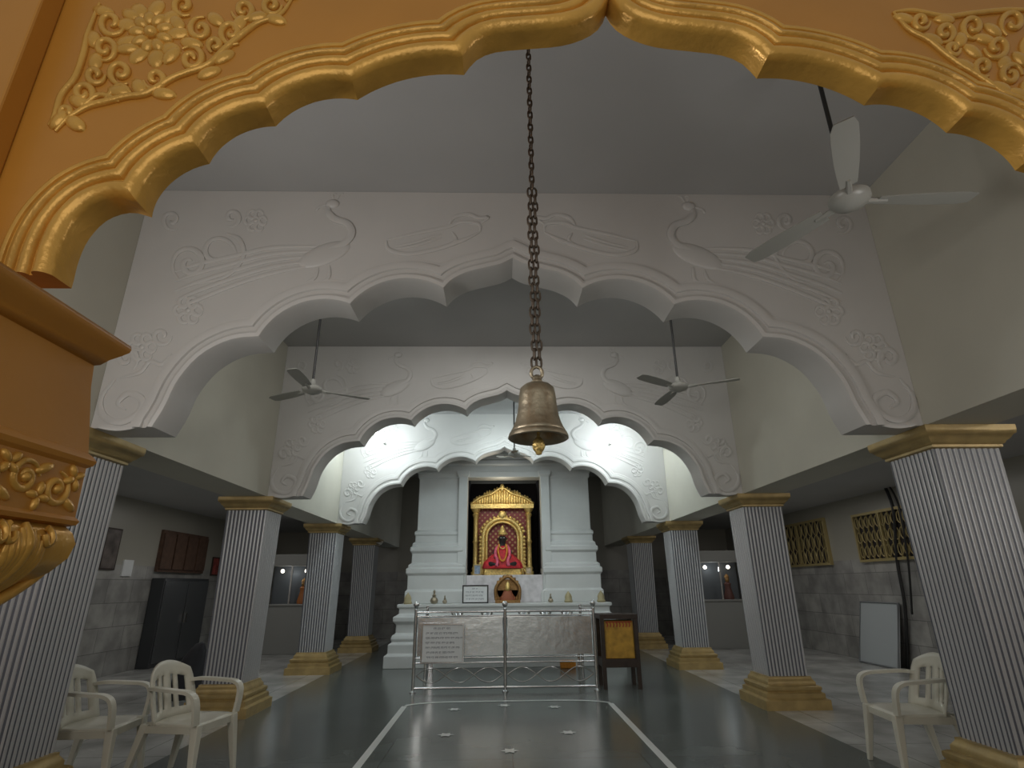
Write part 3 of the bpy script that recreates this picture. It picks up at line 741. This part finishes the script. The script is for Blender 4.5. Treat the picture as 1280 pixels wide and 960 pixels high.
def pot(x,y,z,s,label="brass water pot on the shrine ledge",m=BRASS):
    MB().lathe((x,y,z),[(.05*s,0),(.09*s,.03*s),(.11*s,.08*s),(.09*s,.14*s),(.045*s,.17*s),(.05*s,.2*s),(.065*s,.22*s),(.03*s,.24*s),(.025*s,.28*s),(.035*s,.32*s),(.0,.37*s)],20).obj("brass_pot",m,label=label,category="pot",group="brass pots on the shrine")
for x,s in ((-1.46,.75),(-1.24,.45),(.95,.5)):
    pot(x,12.42,1.162,s)
DOME=mat("ochre_stone",(.42,.36,.20),.5)
for x in (-2.0,1.32,2.0):
    MB().lathe((x,12.42,1.162),[(.08,0),(.09,.03),(.07,.06),(.075,.11),(.055,.16),(.02,.20),(0,.23)],16).obj("stone_finial",DOME,label="small ochre dome finial on the shrine plinth",category="finial",group="ledge finials")
tb=thing("offering_table","long steel-topped table with offerings behind the railing","table",(0,11.4,0))
MB().box(-1.45,1.45,11.1,11.7,.92,.97).obj("table_top",STEEL,tb,smooth=False,bevel=.008)
for sx in (-1.38,1.38):
    for y in (11.16,11.64): MB().box(sx-.025,sx+.025,y-.025,y+.025,0,.92).obj("leg",STEEL,tb,smooth=False)
for i,(x,m) in enumerate([(-.9,BRASS),(-.35,RED),(.35,MARI),(.75,BRASS),(1.15,RED)]):
    MB().lathe((x,11.3,.972),[(.05,0),(.10,.02),(.12,.06),(.11,.06),(.06,.03),(0,.03)],18,mi=0).ell((x,11.3,1.02),(.07,.07,.04),10,8,mi=1).obj("offering_bowl",[STEEL,m],label="steel bowl of offerings on the table",category="bowl",group="offering bowls")
# ---------------------------------------------------------------- railing
ra=thing("railing","stainless steel railing with panels, wavy bars and ball finials","railing",(0,9.5,0))
RY=9.5
for x in (-1.42,-.03,1.36):
    MB().tube([(x,RY,0),(x,RY,1.16)],.026,12).lathe((x,RY,1.16),[(.03,0),(.02,.015),(.03,.03),(.045,.06),(.045,.08),(.03,.105),(.0,.12)],16).lathe((x,RY,0),[(.05,0),(.05,.01),(.03,.03),(.026,.03)],16).obj("post",STEEL,ra)
for z_ in (1.12,1.06,.47,.40,.06):
    MB().tube([(-1.42,RY,z_),(1.36,RY,z_)],.018 if z_>1.1 or z_<.1 else .012,10).obj("rail",STEEL,ra)
for a,b in ((-1.38,-.07),(.01,1.32)):
    MB().box(a,b,RY-.006,RY+.006,.50,1.04).obj("panel",STEELP,ra,smooth=False)
    for sgn in (1,-1):
        MB().tube([(a+(b-a)*i/40,RY,.23+sgn*.10*math.sin(i/40*2*math.pi*1.5)) for i in range(41)],.009,8).obj("wavy_bar",STEEL,ra)
for x in (-1.42,1.36):
    for z_ in (1.12,.45): MB().tube([(x,RY,z_),(x,11.0,z_)],.016,10).obj("side_rail",STEEL,ra)
    MB().tube([(x,11.0,0),(x,11.0,1.16)],.026,10).obj("post",STEEL,ra)
frame(-1.32,-.66,9.44,.40,.96,STEEL,PAPER,"white handwritten notice board hung on the steel railing","notice board",7,name="notice_board",seed=3)
# donation box
db=thing("donation_box","yellow donation box in a dark wooden frame","donation box",(1.76,9.75,0))
MB().box(1.53,1.99,9.57,9.93,.42,.96).obj("box_body",YEL,db,smooth=False,bevel=.01)
MB().box(1.46,2.06,9.51,9.99,.99,1.06).obj("lid",WOODM,db,smooth=False,bevel=.006)
MB().box(1.47,2.05,9.52,9.98,.30,.42).obj("lower_rail",WOODM,db,smooth=False,bevel=.006)
for x in (1.495,2.025):
    for y in (9.545,9.955): MB().box(x-.03,x+.03,y-.03,y+.03,0,1.0).obj("leg",WOODM,db,smooth=False)
mb=MB()
for i in range(8): mb.tube(catmull([(1.57+i*.05,9.566,.95),(1.59+i*.05,9.566,.90),(1.575+i*.05,9.566,.87)],4),.008,6)
mb.tube([(1.56,9.566,.945),(1.97,9.566,.945)],.008,6)
mb.obj("lettering",REDP,db,smooth=False)
MB().box(1.05,1.35,11.85,11.97,0,.14).obj("cloth_bundle",MARI,label="orange cloth bundle at the foot of the shrine",category="cloth",bevel=.02)
# ---------------------------------------------------------------- lamps at third arch
for i,(px,py) in enumerate(((475,547),(768,548))):
    YL=Y1+2*SP-.62; x,z=onY(px,py,YL)
    lp=thing("flood_lamp","small bright white lamp mounted on the archway","lamp",(x,YL,z),"bright lamps")
    MB().box(x-.015,x+.015,YL+.07,Y1+2*SP-.045,z-.015,z+.015).obj("bracket",FANW,lp)
    MB().ell((x,YL,z),(.12,.12,.12),16,12).obj("bulb",LAMPM,lp)
    ld=bpy.data.lights.new("lamp_light",'POINT'); ld.energy=15; ld.color=(.82,.97,1.0); ld.shadow_soft_size=.12
    lo=bpy.data.objects.new("lamp_light",ld); COL.objects.link(lo); lo.location=(x,YL-.25,z-.05)
# ---------------------------------------------------------------- windows / aisle furniture
GOLDW=mat("window_grille",(.45,.36,.16),.4,metal=.4)
def grille(name,y0,y1,z0,z1,sx):
    X=sx*OX; mb=MB(); d=-sx
    def bx(a,b,c,e,t,mi): mb.box(min(X,X+d*t),max(X,X+d*t),a,b,c,e,mi)
    bx(y0,y1,z0,z1,.02,1)
    for a,b,c,e in ((y0-.05,y1+.05,z0-.05,z0),(y0-.05,y1+.05,z1,z1+.05),(y0-.05,y0,z0,z1),(y1,y1+.05,z0,z1),((y0+y1)/2-.02,(y0+y1)/2+.02,z0,z1)): bx(a,b,c,e,.07,0)
    n=10
    for i in range(n):
        y=y0+(y1-y0)*(i+.5)/n; bx(y-.008,y+.008,z0,z1,.05,0)
        for k in range(3):
            zc=z0+(z1-z0)*(k+.5)/3; r=(y1-y0)/n*.42
            mb.tube([(X+d*.05,y+r*math.cos(a),zc+r*1.6*math.sin(a)) for a in [6.283*j/12 for j in range(12)]],.01,5,closed=True)
    mb.obj(name,[GOLDW,DARK],smooth=False,kind="structure")
y0,_=onX(1140,650,OX);y1,_=onX(1070,650,OX)
_,zt=onX(1105,640,OX);_,zz=onX(1105,698,OX); grille("window_1",y0,y1,zz,zt,1)
y0,_=onX(1030,650,OX);y1,_=onX(967,650,OX)
_,zt=onX(1000,656,OX);_,zz=onX(1000,706,OX); grille("window_2",y0,y1,zz,zt,1)
y0,_=onX(197,690,-OX);y1,_=onX(255,690,-OX);_,zt=onX(226,666,-OX);_,zz=onX(226,716,-OX)
mb=MB().box(-OX,-OX+.06,y0,y1,zz,zt)
for i in range(4):
    a=y0+(y1-y0)*i/4; mb.box(-OX+.06,-OX+.09,a+.03,a+(y1-y0)/4-.03,zz+.06,zt-.06)
mb.obj("window_3",WOODB,smooth=False,kind="structure")
cb=thing("cupboard","dark steel two-door cupboard against the tiled wall","cupboard",(-7.2,13.3,0))
MB().box(-OX+.01,-7.12,12.6,14.5,0,1.72).obj("body",mat("dark_steel",(.06,.065,.07),.3,metal=.3),cb,smooth=False,bevel=.01)
CDM=mat("cupboard_door",(.10,.105,.11),.25,metal=.3)
for a,b in ((12.63,13.53),(13.57,14.47)):
    dd=MB().box(-7.12,-7.10,a,b,.08,1.66).obj("door",CDM,cb,smooth=False,bevel=.005)
    m_=(a+b)/2+(.38 if a<13 else -.38)
    hh=MB().box(-7.10,-7.07,m_-.02,m_+.02,.8,1.0).obj("handle",STEEL,cb,smooth=False)
    hh.parent=dd; hh.matrix_parent_inverse=Matrix()
def wallframe(px,py,w,h,X,label,m=PAPER,fr=WOODM):
    y,z_=onX(px,py,X); d=-1 if X>0 else 1
    a,b=(X,X+d*.03) if d>0 else (X+d*.03,X)
    r=thing("picture_frame",label,"picture",(X,y,z_-h/2))
    MB().box(a,b,y-w/2,y+w/2,z_-h/2,z_+h/2).obj("frame",fr,r,smooth=False)
    c,e=(b,b+.004) if d>0 else (a-.004,a)
    MB().box(c,e,y-w/2+.03,y+w/2-.03,z_-h/2+.03,z_+h/2-.03).obj("face",m,r,smooth=False)
wallframe(137,686,.45,.75,-OX,"dark framed picture on the side wall",mat("dusky_picture",(.12,.10,.09),.4,var=.5))
wallframe(158,710,.3,.3,-OX,"white paper notice on the side wall",PAPER,PAPER)
wallframe(268,708,.35,.45,-OX,"red and orange framed picture on the wall",mat("red_picture",(.3,.06,.05),.5,var=.6,vs=8))
lb=MB(); 
(ya,_)=onX(1127,800,OX-.15);(yb,_)=onX(1080,800,OX-.15)
v=[(OX-.32,ya,0),(OX-.32,yb,0),(OX-.06,yb,1.12),(OX-.06,ya,1.12)]
lb.add(v+[(x+.03,y,z) for x,y,z in v],[(0,1,2,3),(4,7,6,5),(0,4,5,1),(2,6,7,3),(1,5,6,2),(0,3,7,4)])
br_=thing("leaning_board","pale board with grey frame leaning against the tiled wall","board",(OX-.3,(ya+yb)/2,0))
lb.obj("panel",mat("grey_board",(.42,.45,.46),.5),br_,smooth=False)
mb=MB()
q=[Vector(p)+Vector((-.005,0,.02 if p[2]==0 else 0)) for p in v]
mb.tube(q,.02,6,closed=True); mb.obj("frame",mat("grey_frame",(.20,.21,.22),.5),br_)
P=[onX(1106,606,OX-.05),onX(1118,640,OX-.05),onX(1122,700,OX-.05),onX(1132,760,OX-.05),onX(1135,835,OX-.05)]
dp=thing("drain_pipe","black pipe with loose cable running down the side wall","pipe",(OX-.06,P[0][0],0))
MB().tube(catmull([(OX-.06,a,b) for a,b in P],6),.03,8).obj("pipe",BLACK,dp)
MB().tube(catmull([(OX-.06,P[0][0]-.1,P[0][1]),(OX-.12,P[1][0]-.25,P[1][1]+.1),(OX-.1,P[2][0]-.35,P[2][1]),(OX-.06,P[3][0]-.15,P[3][1]-.1)],6),.018,8).obj("cable",BLACK,dp)
DIMP=mat("dim_blue_panel",(.09,.10,.11),.5); CASEM=mat("case_grey",(.25,.25,.235),.5)
def case(x,y,label,fig):
    c=thing("display_case",label,"display case",(x,y,0),"display cases")
    MB().box(x-.6,x+.6,y,y+.5,0,1.08).obj("cabinet_body",CASEM,c,smooth=False,bevel=.01)
    MB().box(x-.63,x+.63,y-.03,y+.53,1.08,1.12).obj("counter",CASEM,c,smooth=False,bevel=.01)
    MB().box(x-.6,x+.6,y,y+.5,2.02,2.30).obj("top_board",CASEM,c,smooth=False,bevel=.01)
    for sx in (-.58,.0,.58): MB().box(x+sx-.02,x+sx+.02,y,y+.04,1.12,2.02).obj("glazing_bar",STEEL,c,smooth=False)
    MB().box(x-.6,x+.6,y+.46,y+.5,1.12,2.02).obj("back_panel",DIMP,c,smooth=False)
    s=thing("figurine","small robed figurine inside the display case","figurine",(x+.25,y+.25,1.12),"case figurines")
    MB().lathe((x+.25,y+.25,1.122),[(.12,0),(.13,.05),(.09,.20),(.07,.30),(.09,.37),(.04,.42),(0,.43)],18).obj("robe",fig,s,ang=60)
    MB().ell((x+.25,y+.24,1.59),(.055,.055,.075)).lathe((x+.25,y+.25,1.64),[(.065,0),(.05,.05),(0,.10)],14).obj("head",GOLDD,s)
    ld=bpy.data.lights.new("case_light",'POINT'); ld.energy=1.2; ld.color=(.9,.97,1); ld.shadow_soft_size=.05
    lo=bpy.data.objects.new("case_light",ld); COL.objects.link(lo); lo.location=(x-.1,y+.2,1.85)
    for dx in (-.3,.3): MB().ell((x+dx,y+.2,1.90),(.045,.045,.045)).obj("bulb",SMALLL,c)
case(-5.3,14.9,"grey display case with lit orange figurine",mat("dull_orange",(.35,.12,.03),.6))
case(5.5,14.9,"grey display case with lit figurine",mat("dull_red",(.12,.05,.04),.6))
mb=MB(); v=[];f=[];n=20;pr2=[(.26,0),(.27,.12),(.25,.3),(.20,.45),(.17,.55),(.12,.64),(.07,.72),(.0,.75)]
for i,(r,zz) in enumerate(pr2):
    for k in range(n):
        a=6.283*k/n; q=r*(1+.10*math.sin(3*a+i*.5)+.05*math.sin(7*a)); v.append((-4.75+q*math.cos(a)*.85+.02*i,9.4+q*math.sin(a),zz))
for i in range(len(pr2)-1):
    for k in range(n): f.append((i*n+k,i*n+(k+1)%n,(i+1)*n+(k+1)%n,(i+1)*n+k))
f.append(tuple(range(n-1,-1,-1)))
mb.add(v,f).obj("cloth_heap",GREY,label="black cloth heaped on the aisle floor",category="cloth",ang=70)
struct(MB().box(-2.78,-2.5,YB-.02,YB,1.7,2.5),"window_4",SKYG)
# ---------------------------------------------------------------- lights
def area(loc,tgt,size,en,col,sy=None,name="soft_light"):
    l=bpy.data.lights.new(name,'AREA'); l.energy=en; l.color=col; l.size=size
    if sy: l.shape='RECTANGLE'; l.size_y=sy
    o=bpy.data.objects.new(name,l); COL.objects.link(o); o.location=loc
    d=Vector(tgt)-Vector(loc); o.rotation_euler=d.to_track_quat('-Z','Y').to_euler(); return o
area((-.6,-1.6,2.4),(0,3,3.0),2.4,25,(1,.98,.90),name="entrance_daylight")
area((-2.5,1.6,2.5),(.4,5,3.6),.8,38,(1,.98,.95),name="front_fill")  # unseen fill light added to lift the first arch and column fronts
area((2.6,1.6,2.5),(.3,5,3.5),.8,12,(1,.98,.95),name="front_fill")  # weaker added fill from the right, also out of view
for i,(e1,c_) in enumerate(((10,(1,.98,.94)),(13,(.80,.96,1)))):
    for sx in (-1,1):
        area((sx*2.0,Y1+SP*i+.45,4.45),(sx*1.0,Y1+SP*(i+1),3.2),.8,e1*(1.25 if sx<0 else .8),c_,name="bay_fill")  # fill added behind each arch to brighten the next arch face, no fixture
area((0,6.4,4.9),(0,6.4,0),1.4,16,(1,.99,.95),name="ceiling_fill")  # added overhead fill for the second bay, hidden by the first arch
area((0,10.6,4.1),(0,13,2.6),1.0,13,(.86,.98,1),name="shrine_fill")  # extra light added to brighten the shrine front, no fixture
area((0,16.8,4.8),(0,17.6,0),1.5,14,(.95,.98,1),name="rear_fill")  # fill added to lighten the dark space behind the shrine
for sx in (-1,1):
    area((sx*5.6,2.2,2.6),(sx*5.2,9,1.2),1.4,25,(1,.97,.92),name="aisle_fill")  # unseen fill added to light the aisle and its column fronts
    area((sx*5.6,11.5,3.15),(sx*5.6,11.5,0),.6,24,(1,.98,.95),5,name="aisle_fill")  # added long overhead fill that brightens the aisle, no fixture
l=bpy.data.lights.new("niche_fill",'POINT'); l.energy=6; l.color=(1,.90,.72); l.shadow_soft_size=.1  # warm fill light added to brighten the niche, no fixture
o=bpy.data.objects.new("niche_fill",l); COL.objects.link(o); o.location=(CX,12.85,3.5)
w=bpy.data.worlds.new("world"); S.world=w; w.use_nodes=True
w.node_tree.nodes['Background'].inputs[0].default_value=(1,.98,.90,1); w.node_tree.nodes['Background'].inputs[1].default_value=.27
